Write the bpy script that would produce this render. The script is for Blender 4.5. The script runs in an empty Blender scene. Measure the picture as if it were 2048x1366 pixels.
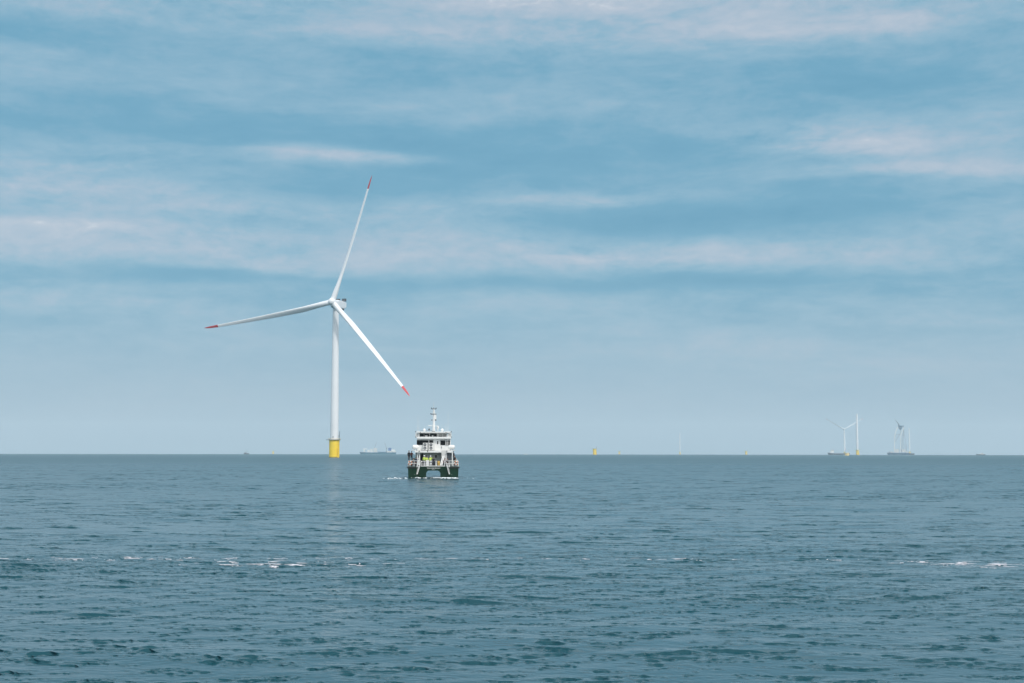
import bpy, bmesh, math, random
import numpy as np
from mathutils import Vector, Matrix
R_ = math.radians
S = bpy.context.scene
C = S.collection
random.seed(7)
rng = np.random.default_rng(11)

# ------------------------------------------------------------------ camera, light, sky
CAM_H = 4.6                       # eye height above the mean sea, m
EARTH = 7.4e6                     # effective earth radius (with refraction): the sea really curves away
F = 2844.0                        # focal length in pixels of the 2048 px wide photograph (50 mm lens)
def drop(d): return -d * d / (2 * EARTH)

cam_d = bpy.data.cameras.new('camera'); cam = bpy.data.objects.new('camera', cam_d); C.objects.link(cam)
cam_d.lens = 50; cam_d.sensor_width = 36; cam_d.clip_start = 0.5; cam_d.clip_end = 60000
cam.location = (0, 0, CAM_H)
cam.rotation_mode = 'QUATERNION'
cam.rotation_quaternion = (Matrix.Rotation(R_(90 + 4.47), 4, 'X') @ Matrix.Rotation(R_(0.07), 4, 'Z')).to_quaternion()
S.camera = cam
S.view_settings.view_transform = 'Standard'; S.view_settings.look = 'None'
S.view_settings.exposure = 0.0; S.view_settings.gamma = 1.0
S.render.engine = 'CYCLES'
S.cycles.use_denoising = True
S.cycles.max_bounces = 8; S.cycles.volume_bounces = 1; S.cycles.transparent_max_bounces = 8
S.cycles.sample_clamp_indirect = 4

SUN_EL, SUN_AZ = R_(50), R_(152)          # azimuth clockwise from +Y (the view): behind the camera, to the right
sun_d = bpy.data.lights.new('sun', 'SUN'); sun = bpy.data.objects.new('sun', sun_d); C.objects.link(sun)
sun_d.energy = 2.1; sun_d.angle = R_(5); sun_d.color = (1.0, 0.955, 0.90)
sv = Vector((math.sin(SUN_AZ) * math.cos(SUN_EL), math.cos(SUN_AZ) * math.cos(SUN_EL), math.sin(SUN_EL)))
sun.rotation_euler = sv.to_track_quat('Z', 'Y').to_euler()
sun.location = sv * 500

class NT:
    """small helper to wire shader nodes"""
    def __init__(s, tree): s.t = tree
    def n(s, typ, **kw):
        nd = s.t.nodes.new(typ)
        for k, v in kw.items(): setattr(nd, k, v)
        return nd
    def put(s, sock, v):
        if hasattr(v, 'is_linked') or isinstance(v, bpy.types.NodeSocket): s.t.links.new(v, sock)
        else: sock.default_value = v
    def m(s, op, a, b=None, c=None, clamp=False):
        nd = s.n('ShaderNodeMath', operation=op, use_clamp=clamp)
        s.put(nd.inputs[0], a)
        if b is not None: s.put(nd.inputs[1], b)
        if c is not None: s.put(nd.inputs[2], c)
        return nd.outputs[0]
    def xyz(s, x, y, z):
        nd = s.n('ShaderNodeCombineXYZ')
        for i, v in enumerate((x, y, z)): s.put(nd.inputs[i], v)
        return nd.outputs[0]
    def noise(s, vec, scale=1.0, detail=4.0, rough=0.5, dist=0.0):
        nd = s.n('ShaderNodeTexNoise')
        s.put(nd.inputs['Vector'], vec)
        nd.inputs['Scale'].default_value = scale; nd.inputs['Detail'].default_value = detail
        nd.inputs['Roughness'].default_value = rough; nd.inputs['Distortion'].default_value = dist
        return nd.outputs['Fac']
    def ramp(s, fac, stops, interp='LINEAR'):
        nd = s.n('ShaderNodeValToRGB'); s.put(nd.inputs[0], fac)
        cr = nd.color_ramp; cr.interpolation = interp
        while len(cr.elements) < len(stops): cr.elements.new(0.5)
        for e, (p, c) in zip(cr.elements, stops):
            e.position = p; e.color = (*c, 1) if len(c) == 3 else c
        return nd.outputs[0]
    def mix(s, fac, a, b, blend='MIX'):
        nd = s.n('ShaderNodeMix', data_type='RGBA', blend_type=blend)
        s.put(nd.inputs[0], fac); s.put(nd.inputs[6], a); s.put(nd.inputs[7], b)
        return nd.outputs[2]
    def maprange(s, v, a, b, c, d, interp='LINEAR'):
        nd = s.n('ShaderNodeMapRange', interpolation_type=interp); nd.clamp = True
        for i, q in enumerate((v, a, b, c, d)): s.put(nd.inputs[i], q)
        return nd.outputs[0]

world = bpy.data.worlds.new('World'); S.world = world; world.use_nodes = True
world.node_tree.nodes.clear()
w = NT(world.node_tree)
SKY_K = 0.10
out = w.n('ShaderNodeOutputWorld'); bg = w.n('ShaderNodeBackground'); bg.inputs[1].default_value = SKY_K
w.t.links.new(bg.outputs[0], out.inputs[0])
nish = w.n('ShaderNodeTexSky', sky_type='NISHITA'); nish.sun_disc = False
nish.sun_elevation = SUN_EL; nish.sun_rotation = SUN_AZ
nish.air_density = 1.0; nish.dust_density = 2.0; nish.ozone_density = 2.0
tc = w.n('ShaderNodeTexCoord'); sx = w.n('ShaderNodeSeparateXYZ'); w.t.links.new(tc.outputs['Generated'], sx.inputs[0])
X, Y, Z = sx.outputs
az = w.m('MULTIPLY', w.m('ARCTAN2', X, Y), 180 / math.pi)          # degrees, 0 = straight ahead, + right
el = w.m('MULTIPLY', w.m('ARCSINE', Z), 180 / math.pi)             # degrees above the horizon
# domain warp so that the banks are never straight
wv = w.xyz(w.m('MULTIPLY', az, 0.06), w.m('MULTIPLY', el, 0.20), 3.7)
w1 = w.m('SUBTRACT', w.noise(wv, 1.0, 3.0, 0.5), 0.5)
w2 = w.m('SUBTRACT', w.noise(w.xyz(w.m('MULTIPLY', az, 0.11), w.m('MULTIPLY', el, 0.3), 9.1), 1.0, 2.0, 0.5), 0.5)
azw = w.m('MULTIPLY_ADD', w1, 4.0, az); elw = w.m('MULTIPLY_ADD', w2, 1.0, el)
low = w.noise(w.xyz(w.m('MULTIPLY', azw, 0.055), w.m('MULTIPLY', elw, 0.26), 0.0), 1.0, 3.0, 0.5)
mid = w.noise(w.xyz(w.m('MULTIPLY', azw, 0.14), w.m('MULTIPLY', elw, 0.75), 5.0), 1.0, 5.0, 0.55)
fine = w.noise(w.xyz(w.m('MULTIPLY', azw, 0.55), w.m('MULTIPLY', elw, 2.0), 8.0), 1.0, 7.0, 0.62)
def banks(lst):
    """soft lens-shaped cloud banks: azimuth, elevation, half width, half height (degrees), weight"""
    acc = 0.0
    for (a, e, sa, se, k) in lst:
        da = w.m('MULTIPLY', w.m('SUBTRACT', azw, a), 1.0 / sa)
        de = w.m('MULTIPLY', w.m('SUBTRACT', elw, e), 1.0 / se)
        r2 = w.m('MULTIPLY_ADD', da, da, w.m('MULTIPLY', de, de))
        acc = w.m('MULTIPLY_ADD', w.m('EXPONENT', w.m('MULTIPLY', r2, -1.0)), k, acc)
    return acc
def deg(px, py, sx_, sy_, k):
    return (math.degrees(math.atan((px - 1024) / F)), math.degrees((906 - py) / F), math.degrees(sx_ / F), math.degrees(sy_ / F), k)
BANKS = [deg(*b) for b in (
    (1130, 0, 230, 45, .27), (1250, -40, 900, 60, .30), (1480, 70, 380, 50, .22), (1760, 85, 150, 24, .12), (880, 85, 260, 25, .18), (250, 40, 400, 60, .12),
    (1690, 295, 170, 30, .40), (1780, 320, 160, 18, .24), (1850, 362, 230, 15, .32), (1500, 270, 200, 14, .10),
    (650, 322, 170, 15, .36), (250, 318, 170, 12, .12), (90, 355, 130, 10, .12), (110, 395, 300, 30, .24), (420, 430, 260, 25, .12),
    (120, 480, 330, 16, .26), (130, 520, 330, 30, .19), (560, 540, 260, 28, .14), (900, 500, 520, 32, .18), (1300, 515, 300, 22, .20), (870, 430, 220, 40, .12),
    (1180, 398, 230, 16, .18), (1750, 520, 260, 40, .10), (150, 620, 300, 25, .10), (1850, 655, 180, 14, .14), (1500, 705, 300, 22, .10), (830, 700, 110, 7, .14),
    (1650, 740, 500, 15, .06),
    (1400, 440, 480, 30, -.26), (1150, 310, 600, 50, -.20), (1500, 380, 420, 36, -.12), (600, 385, 330, 28, -.20), (300, 260, 420, 50, -.12),
    (1850, 190, 260, 60, -.12), (700, 190, 420, 40, -.08), (330, 562, 380, 18, -.13), (1000, 568, 520, 15, -.16), (1500, 560, 320, 22, -.16), (500, 605, 200, 12, -.06), (300, 110, 600, 26, -.10), (1150, 160, 500, 20, -.06))]
bank = w.m('MULTIPLY', banks(BANKS), 1.1)
puff = w.noise(w.xyz(w.m('MULTIPLY', azw, 1.1), w.m('MULTIPLY', elw, 2.6), 2.2), 1.0, 6.0, 0.6, 0.4)
# broken up by the streaky noise
nsum = w.m('ADD', w.m('MULTIPLY_ADD', w.m('SUBTRACT', puff, 0.5), 0.26, w.m('MULTIPLY', w.m('SUBTRACT', low, 0.5), 0.55)),
           w.m('ADD', w.m('MULTIPLY', w.m('SUBTRACT', mid, 0.5), 0.55), w.m('MULTIPLY', w.m('SUBTRACT', fine, 0.5), 0.34)))
elb = w.maprange(el, 0.0, 6.5, 0.5, 1.0, 'SMOOTHSTEP')             # the low air is smooth
dens = w.m('ADD', 0.40, w.m('ADD', w.m('MULTIPLY', bank, w.m('MULTIPLY_ADD', mid, 0.9, w.m('MULTIPLY_ADD', puff, 1.2, -0.05))), w.m('MULTIPLY', nsum, elb)))
K = 1.0 / SKY_K
def lin(r, g, b):
    f = lambda c: (c / 255 / 12.92) if c / 255 <= 0.04045 else ((c / 255 + 0.055) / 1.055) ** 2.4
    return (f(r), f(g), f(b))
def sk(r, g, b): return tuple(v for v in lin(r, g, b))
ccol = w.ramp(dens, [(0.0, sk(92, 157, 188)), (0.24, sk(109, 168, 196)), (0.45, sk(143, 184, 206)), (0.66, sk(174, 194, 211)), (0.85, sk(192, 203, 216)), (1.0, sk(220, 226, 233))])
hz = w.ramp(w.maprange(el, 0.0, 7.0, 0.0, 1.0), [(0.0, sk(168, 191, 210)), (0.35, sk(167, 190, 209)), (1.0, sk(165, 189, 208))])
lowair = w.maprange(el, 0.8, 7.0, 0.72, 0.0, 'SMOOTHSTEP')
cloud = w.mix(lowair, ccol, hz)
# overhead and behind: a bright broken overcast
high = w.maprange(el, 17.5, 34.0, 0.0, 1.0, 'SMOOTHSTEP')
hn = w.noise(tc.outputs['Generated'], 3.0, 6.0, 0.55)
hcol = w.ramp(hn, [(0.3, (0.80, 1.08, 1.27)), (0.7, (1.32, 1.50, 1.64))])
cloud = w.mix(high, cloud, hcol)
# added dark cloud bank above the view, so steep wave faces mirror darker
added_bank = w.m('MULTIPLY', w.maprange(el, 34.0, 52.0, 0.0, 0.85, 'SMOOTHSTEP'), w.maprange(Y, -0.35, 0.25, 0.0, 1.0, 'SMOOTHSTEP'))
cloud = w.mix(added_bank, cloud, (0.13, 0.24, 0.31, 1))
# thinner, brighter cloud round the sun, behind and above the camera
sd = w.n('ShaderNodeVectorMath', operation='DOT_PRODUCT'); w.t.links.new(tc.outputs['Generated'], sd.inputs[0]); sd.inputs[1].default_value = sv
glow = w.maprange(sd.outputs['Value'], 0.15, 1.0, 0.0, 1.0, 'SMOOTHSTEP')
cloud = w.mix(glow, cloud, (1.35, 1.4, 1.45, 1))
scl = w.n('ShaderNodeVectorMath', operation='SCALE'); w.t.links.new(cloud, scl.inputs[0]); scl.inputs['Scale'].default_value = K
veil = w.mix(0.88, nish.outputs[0], scl.outputs[0])
w.t.links.new(veil, bg.inputs[0])

# ------------------------------------------------------------------ naming helpers
def tag(o, label=None, cat=None, group=None, kind=None):
    if label: o['label'] = label
    if cat: o['category'] = cat
    if group: o['group'] = group
    if kind: o['kind'] = kind
    return o

# ------------------------------------------------------------------ the sea
# wave bands: shortest, longest wave (m), number of trains, rms slope, spread of directions, gusty?, choppiness, forward lean
SEAS = ((0.12, 0.34, 90, 0.138, 0.70, (0.4, 1.8, 0.20), 0.5, 0.6), (0.34, 0.9, 80, 0.092, 0.68, (1.0, 4.5, 0.50), 0.5, 0.6),
        (0.9, 2.6, 70, 0.055, 0.62, (2.5, 9.0, 0.35), 0.5, 0.6), (2.6, 7, 36, 0.018, 0.55, None, 0.8, 0.4), (7.0, 26, 24, 0.010, 0.45, None, 1.0, 0.0))
LEAN = 5.0; FLOOR = 0.20
def build_sea():
    # finest across the view, coarser to the sides and behind
    th_d = np.concatenate([np.linspace(-R_(37), -R_(23), 91)[:-1], np.linspace(-R_(23), R_(23), 1020), np.linspace(R_(23), R_(37), 91)[1:]])
    nd = len(th_d)
    th_c = np.linspace(R_(37), 2 * math.pi - R_(37), 62)[1:-1]
    th = np.concatenate([th_d, th_c]).astype(np.float32)
    rs = [0.8 * k for k in range(1, 33)]
    r = 26.0; step = 0.032
    while r < 9600:
        rs.append(r); step += step * (0.0011 if r < 520 else 0.006); r += step
    rs += [10500.0, 12000.0, 14500.0]
    rr = np.array(rs, np.float32); nr, nt = len(rr), len(th)
    dr = np.gradient(rr)
    Xg = (rr[:, None] * np.sin(th)[None, :]).astype(np.float32)
    Yg = (rr[:, None] * np.cos(th)[None, :]).astype(np.float32)
    dx = np.zeros_like(Xg); dy = np.zeros_like(Xg); dz = np.zeros_like(Xg)
    # the short waves come in groups: low everywhere, steep here and there
    def groups(l0, l1, thr, n_=36):
        g = np.zeros_like(Xg)
        for k in range(n_):
            lam = math.exp(rng.uniform(math.log(l0), math.log(l1))); a = rng.normal(0, 0.7); ph = rng.uniform(0, 6.28)
            kx, ky = 2 * math.pi / lam * math.sin(a) * 0.6, 2 * math.pi / lam * math.cos(a)
            g += np.sin(kx * Xg + ky * Yg + np.float32(ph))
        g /= math.sqrt(n_ / 2)
        gust = np.zeros_like(Xg)
        for k in range(16):
            lam = rng.uniform(14, 70); a = rng.normal(0, 0.7); ph = rng.uniform(0, 6.28)
            gust += np.sin(2 * math.pi / lam * (math.sin(a) * .5 * Xg + math.cos(a) * Yg) + np.float32(ph))
        g += 0.35 * gust / math.sqrt(8)
        t = np.clip((g - thr) / 1.5, 0, 1)
        return (FLOOR + (1.75 - FLOOR) * t * t * (3 - 2 * t)).astype(np.float32)
    def waves(l0, l1, N, slope0, sp, gust=None, chop=1.0, skew=0.0):
        h = np.zeros_like(Xg); var = np.zeros(nr, np.float32)
        for lam in np.exp(np.linspace(math.log(l0), math.log(l1), N)) * rng.uniform(0.95, 1.05, N):
            need = lam / 2.2
            nrow = min(int(np.searchsorted(dr[32:], need) + 32), nr)
            if nrow < 60: continue
            a = rng.normal(0.10, sp)
            k = 2 * math.pi / lam; kx, ky = k * math.sin(a), k * math.cos(a)
            A = slope0 / k * (1.0 if lam < 8 else (8 / lam) ** 0.7); ph = rng.uniform(0, 6.28)
            fade = np.clip((need - dr[:nrow]) / (0.4 * need), 0, 1).astype(np.float32)
            fade[:32] = 0.0 if lam < 3 else 1.0
            p = (kx * Xg[:nrow] + ky * Yg[:nrow] + np.float32(ph)).astype(np.float32)
            amp = (fade * A)[:, None]
            if gust is not None: amp = amp * gust[:nrow]
            c = np.cos(p + np.float32(skew) * np.cos(p)) if skew else np.cos(p); h[:nrow] += amp * c; var[:nrow] += (fade * A) ** 2 / 2
            if chop:
                q = chop * amp * np.sin(p)
                dx[:nrow] -= q * math.sin(a); dy[:nrow] -= q * math.cos(a)
        return h, var
    hs = np.zeros_like(Xg)
    for (l0, l1, n_, rms, sp, gust, chop, skew) in SEAS:
        gf = groups(*gust) if gust else None
        h = waves(l0, l1, n_, rms * math.sqrt(2 / n_), sp, gf, chop, skew)[0]
        dz += h
        if gust: hs += h
    dy -= LEAN * np.clip(hs, -0.05, 0.15); dx -= 0.1 * LEAN * np.clip(hs, -0.05, 0.15)   # the wind pushes the crests over, towards the camera
    wide = np.ones(nt, np.float32); wide[nd:] = 0.0
    for d in (dx, dy): d *= wide[None, :]
    dz *= np.where(wide > 0, 1, 0.4)[None, :]
    # no breaking: the front faces may stand steep but never overhang
    ct = np.cos(th)[None, :nd]; rl = 0.30 * rr[:, None]
    Yd = (Yg + dy)[:, :nd] / ct
    dy[:, :nd] = (np.maximum.accumulate(Yd - rl, 0) + rl) * ct - Yg[:, :nd]
    Zg = dz - (Xg ** 2 + Yg ** 2) / (2 * EARTH)
    co = np.empty((nr * nt + 1, 3), np.float32)
    co[:-1, 0] = (Xg + dx).ravel(); co[:-1, 1] = (Yg + dy).ravel(); co[:-1, 2] = Zg.ravel(); co[-1] = (0, 0, 0)
    i = np.arange(nr - 1)[:, None] * nt; j = np.arange(nt)[None, :]; j2 = (j + 1) % nt
    quads = np.stack([i + j2, i + j, i + nt + j, i + nt + j2], -1).reshape(-1, 4)
    tris = np.stack([np.full(nt, nr * nt), np.arange(nt), (np.arange(nt) + 1) % nt], -1)[:, ::-1]
    me = bpy.data.meshes.new('sea')
    me.vertices.add(len(co)); me.vertices.foreach_set('co', co.ravel())
    nl = quads.size + tris.size
    me.loops.add(nl); me.loops.foreach_set('vertex_index', np.concatenate([quads.ravel(), tris.ravel()]).astype(np.int32))
    npoly = len(quads) + len(tris)
    st = np.concatenate([np.arange(len(quads)) * 4, quads.size + np.arange(len(tris)) * 3]).astype(np.int32)
    me.polygons.add(npoly); me.polygons.foreach_set('loop_start', st)
    me.update(calc_edges=True); me.validate()
    at = me.attributes.new('unresolved', 'FLOAT', 'POINT')           # slope the mesh is too coarse to carry at this range
    los = np.clip(np.log(np.maximum(dr, 0.03) / 0.10) / math.log(40), 0, 1).astype(np.float32)
    at.data.foreach_set('value', np.append(np.repeat(los, nt), 0).astype(np.float32))
    me.shade_smooth()
    o = bpy.data.objects.new('sea', me); C.objects.link(o)
    tag(o, kind='structure')
    print('SEA', len(co), nr, nt, 'z std', float(dz[40:400, :nd].std()))
    return o, (co[:-1].reshape(nr, nt, 3), rr, nd)

def sea_material():
    m = bpy.data.materials.new('sea_water'); m.use_nodes = True; t = NT(m.node_tree)
    b = m.node_tree.nodes['Principled BSDF']
    tcx = t.n('ShaderNodeTexCoord'); ob = tcx.outputs['Object']
    sp = t.n('ShaderNodeSeparateXYZ'); t.put(sp.inputs[0], ob)
    sv_ = t.xyz(t.m('MULTIPLY', sp.outputs[0], 0.55), sp.outputs[1], sp.outputs[2])
    n1 = t.noise(sv_, 2.6, 3.0, 0.6); n2 = t.noise(sv_, 9.0, 3.0, 0.6); n0 = t.noise(sv_, 0.7, 2.0, 0.5)
    h = t.m('ADD', t.m('MULTIPLY_ADD', n0, 0.012, t.m('MULTIPLY', n1, 0.009)), t.m('MULTIPLY', n2, 0.0045))
    bp = t.n('ShaderNodeBump'); bp.inputs['Strength'].default_value = 0.75; bp.inputs['Distance'].default_value = 1.0
    t.put(bp.inputs['Height'], h)
    t.put(b.inputs['Normal'], bp.outputs[0])
    b.inputs['Base Color'].default_value = (0.004, 0.054, 0.072, 1)
    un = t.n('ShaderNodeAttribute', attribute_name='unresolved')
    t.put(b.inputs['Roughness'], t.m('MULTIPLY_ADD', un.outputs['Fac'], 0.19, 0.16))
    b.inputs['IOR'].default_value = 1.333
    return m
sea, SEA = build_sea()
M_SEA = sea_material(); sea.data.materials.append(M_SEA)

# ------------------------------------------------------------------ haze
def build_haze():
    x, y0, y1, z0, z1 = 14700, -14700, 14700, -16, 300
    me = bpy.data.meshes.new('haze'); bm = bmesh.new()
    bmesh.ops.create_cube(bm, size=1.0, matrix=Matrix.Translation((0, 0, (z0 + z1) / 2)) @ Matrix.Diagonal((2 * x, y1 - y0, z1 - z0, 1)))
    bm.to_mesh(me); bm.free()
    o = bpy.data.objects.new('haze', me); C.objects.link(o); tag(o, kind='stuff')
    m = bpy.data.materials.new('haze_air'); m.use_nodes = True; t = NT(m.node_tree)
    m.node_tree.nodes.clear()
    ou = t.n('ShaderNodeOutputMaterial'); v = t.n('ShaderNodeVolumePrincipled')
    v.inputs['Color'].default_value = (0.82, 0.94, 1.0, 1); v.inputs['Density'].default_value = 8e-5
    v.inputs['Anisotropy'].default_value = 0.0
    t.t.links.new(v.outputs[0], ou.inputs['Volume'])
    me.materials.append(m)
    return o
haze = build_haze()

# ------------------------------------------------------------------ mesh helpers
class MB:
    """collects shapes into one mesh"""
    def __init__(s): s.bm = bmesh.new(); s.mi = 0
    def _f(s, vs, smooth=False):
        try:
            f = s.bm.faces.new(vs)
        except ValueError:
            return None
        f.material_index = s.mi; f.smooth = smooth
        return f
    def box(s, x0, x1, y0, y1, z0, z1):
        v = [s.bm.verts.new((x, y, z)) for z in (z0, z1) for y in (y0, y1) for x in (x0, x1)]
        for q in ((0, 2, 3, 1), (4, 5, 7, 6), (0, 1, 5, 4), (2, 6, 7, 3), (0, 4, 6, 2), (1, 3, 7, 5)):
            s._f([v[i] for i in q])
        return s
    def loft(s, rings, cap=True, smooth=True, closed=True):
        rv = [[s.bm.verts.new(p) for p in r] for r in rings]
        n = len(rv[0])
        for a, b in zip(rv, rv[1:]):
            for i in range(n if closed else n - 1):
                j = (i + 1) % n
                s._f((a[i], a[j], b[j], b[i]), smooth)
        if cap and closed:
            for r, rev in ((rings[0], True), (rings[-1], False)):      # end caps keep their own edge
                cv = [s.bm.verts.new(p) for p in r] if smooth else (rv[0] if rev else rv[-1])
                s._f(list(reversed(cv)) if rev else cv)
        return s
    def tube(s, p, q, r, r2=None, n=8, smooth=True):
        p, q = Vector(p), Vector(q); r2 = r if r2 is None else r2
        d = (q - p).normalized(); a = d.orthogonal().normalized(); b = d.cross(a)
        rings = [[c + (a * math.cos(t) + b * math.sin(t)) * rad for t in (2 * math.pi * i / n for i in range(n))] for c, rad in ((p, r), (q, r2))]
        return s.loft(rings, True, smooth)
    def path(s, pts, r, n=6):
        for p, q in zip(pts, pts[1:]): s.tube(p, q, r, n=n)
        return s
    def lathe(s, prof, n=32, c=(0, 0, 0), axis='Z', smooth=True):
        rings = []
        for r, h in prof:
            ring = []
            for i in range(n):
                t = 2 * math.pi * i / n; u, v = r * math.cos(t), r * math.sin(t)
                ring.append((c[0] + u, c[1] + v, c[2] + h) if axis == 'Z' else ((c[0] + u, c[1] + h, c[2] - v) if axis == 'Y' else (c[0] + h, c[1] + u, c[2] + v)))
            rings.append(ring)
        return s.loft(rings, True, smooth)
    def torus(s, c, R, r, axis='Y', n=24, m=8, mats=None):
        rings = []
        for i in range(n + 1):
            t = 2 * math.pi * i / n; ring = []
            for k in range(m):
                ph = 2 * math.pi * k / m; rad = R + r * math.cos(ph); h = r * math.sin(ph)
                u, v = rad * math.cos(t), rad * math.sin(t)
                ring.append((c[0] + u, c[1] + h, c[2] + v) if axis == 'Y' else (c[0] + u, c[1] + v, c[2] + h))
            rings.append(ring)
        for i in range(n):
            if mats: s.mi = mats(i / n)
            s.loft(rings[i:i + 2], False)
        return s
    def prism(s, pts, y0, y1):
        """outline (x, z) extruded along y"""
        return s.loft([[(x, y0, z) for x, z in pts], [(x, y1, z) for x, z in pts]], True, False)
    def mesh(s, name, mats, bevel=0.0):
        if bevel:
            bmesh.ops.bevel(s.bm, geom=[e for e in s.bm.edges], offset=bevel, segments=2, affect='EDGES', clamp_overlap=True)
        bmesh.ops.recalc_face_normals(s.bm, faces=s.bm.faces[:])
        me = bpy.data.meshes.new(name); s.bm.to_mesh(me); s.bm.free()
        for m in (mats if isinstance(mats, (list, tuple)) else [mats]): me.materials.append(m)
        return me
    def build(s, name, mats, parent=None, loc=None, bevel=0.0):
        return put(name, s.mesh(name, mats, bevel), parent, loc)
def put(name, me, parent=None, loc=None):
    o = bpy.data.objects.new(name, me); C.objects.link(o)
    if parent: o.parent = parent
    if loc: o.location = loc
    return o
def empty(name, loc, rz=0.0):
    o = bpy.data.objects.new(name, None); C.objects.link(o); o.location = loc; o.rotation_euler = (0, 0, rz); o.empty_display_size = 1
    return o
def copy_tree(o, parent=None):
    c = o.copy(); C.objects.link(c); c.parent = parent
    for ch in list(o.children): copy_tree(ch, c)
    return c
def px(p, d): return (p - 1024) / F * d

def mat(name, col, rough=0.5, var=0.12, scale=1.5, metal=0.0, streak=0.0, spec=0.5):
    m = bpy.data.materials.new(name); m.use_nodes = True; t = NT(m.node_tree); b = m.node_tree.nodes['Principled BSDF']
    tcx = t.n('ShaderNodeTexCoord'); v = tcx.outputs['Object']
    n = t.noise(v, scale, 4.0, 0.6)
    if streak:                                            # rain and rust runs down the side
        sp = t.n('ShaderNodeSeparateXYZ'); t.put(sp.inputs[0], v)
        st = t.noise(t.xyz(t.m('MULTIPLY', sp.outputs[0], 2.2), t.m('MULTIPLY', sp.outputs[1], 2.2), t.m('MULTIPLY', sp.outputs[2], 0.15)), 1.0, 4.0, 0.6)
        n = t.m('MULTIPLY_ADD', t.m('SUBTRACT', st, 0.5), streak, n)
    lo = tuple(c * (1 - var) for c in col); hi = tuple(min(1, c * (1 + var)) for c in col)
    t.put(b.inputs['Base Color'], t.ramp(n, [(0.3, lo), (0.7, hi)]))
    t.put(b.inputs['Roughness'], t.maprange(n, 0.3, 0.7, max(0.02, rough - 0.08), min(1, rough + 0.08)))
    b.inputs['Metallic'].default_value = metal; b.inputs['Specular IOR Level'].default_value = spec
    return m
M = dict(
    turb=mat('turbine_white', (0.80, 0.81, 0.82), 0.40, 0.04, 0.05, streak=0.4),
    red=mat('signal_red', (0.55, 0.035, 0.04), 0.45, 0.08),
    yellow=mat('signal_yellow', (0.95, 0.66, 0.03), 0.45, 0.05, 0.25, streak=0.6),
    grate=mat('steel_grating', (0.07, 0.075, 0.07), 0.6),
    dgrey=mat('dark_grey_metal', (0.05, 0.055, 0.065), 0.5),
    mgrey=mat('grey_metal', (0.25, 0.27, 0.29), 0.5),
    white=mat('white_paint', (0.78, 0.78, 0.76), 0.35, 0.06, 0.8, streak=0.5),
    cream=mat('off_white_paint', (0.62, 0.62, 0.60), 0.45, 0.08, 0.8, streak=0.6),
    green=mat('green_hull_paint', (0.0018, 0.026, 0.012), 0.5, 0.25, 0.6, streak=0.8, spec=0.2),
    dgreen=mat('dark_green_paint', (0.005, 0.028, 0.016), 0.5, 0.3, 0.8),
    black=mat('black_rubber', (0.012, 0.012, 0.013), 0.7),
    glass=mat('dark_glass', (0.004, 0.005, 0.006), 0.15, 0.1, spec=0.2),
    orange=mat('orange_paint', (0.60, 0.16, 0.03), 0.5),
    tan=mat('yellow_drum_paint', (0.55, 0.34, 0.08), 0.5),
    bluehull=mat('blue_hull_paint', (0.012, 0.14, 0.21), 0.5, 0.1, 0.1),
    tealhull=mat('teal_blue_hull_paint', (0.002, 0.085, 0.17), 0.5, 0.1, 0.1),
    navy=mat('dark_hull_paint', (0.012, 0.03, 0.05), 0.5, 0.15, 0.1),
    blue=mat('blue_paint', (0.04, 0.13, 0.33), 0.5, 0.1, 0.1),
    tide=mat('weedy_yellow', (0.30, 0.24, 0.05), 0.7, 0.5, 1.2),
    pale=mat('pale_yellow_paint', (0.80, 0.62, 0.28), 0.5, 0.06, 0.2),
    deck=mat('deck_paint', (0.10, 0.13, 0.12), 0.8, 0.2),
    skin=mat('skin', (0.45, 0.26, 0.19), 0.55), hair=mat('dark_hair', (0.02, 0.015, 0.012), 0.7),
    hiviz=mat('yellow_green_hi_vis', (0.62, 0.78, 0.13), 0.7), jblack=mat('black_jacket', (0.014, 0.015, 0.02), 0.8),
    jnavy=mat('navy_jacket', (0.015, 0.02, 0.05), 0.8), jbrown=mat('brown_red_jacket', (0.14, 0.035, 0.025), 0.8),
    jolive=mat('olive_jacket', (0.06, 0.075, 0.04), 0.8), jmaroon=mat('maroon_jacket', (0.07, 0.02, 0.03), 0.8),
    trous=mat('dark_trousers', (0.02, 0.022, 0.03), 0.8), tgrey=mat('grey_trousers', (0.22, 0.22, 0.25), 0.8),
    helmet=mat('white_helmet', (0.8, 0.8, 0.8), 0.3), spray=mat('white_foam', (0.78, 0.82, 0.84), 0.8, 0.08, 3.0), foam=mat('foam', (0.62, 0.60, 0.64), 0.8, 0.15, 5.0),
)

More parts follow.
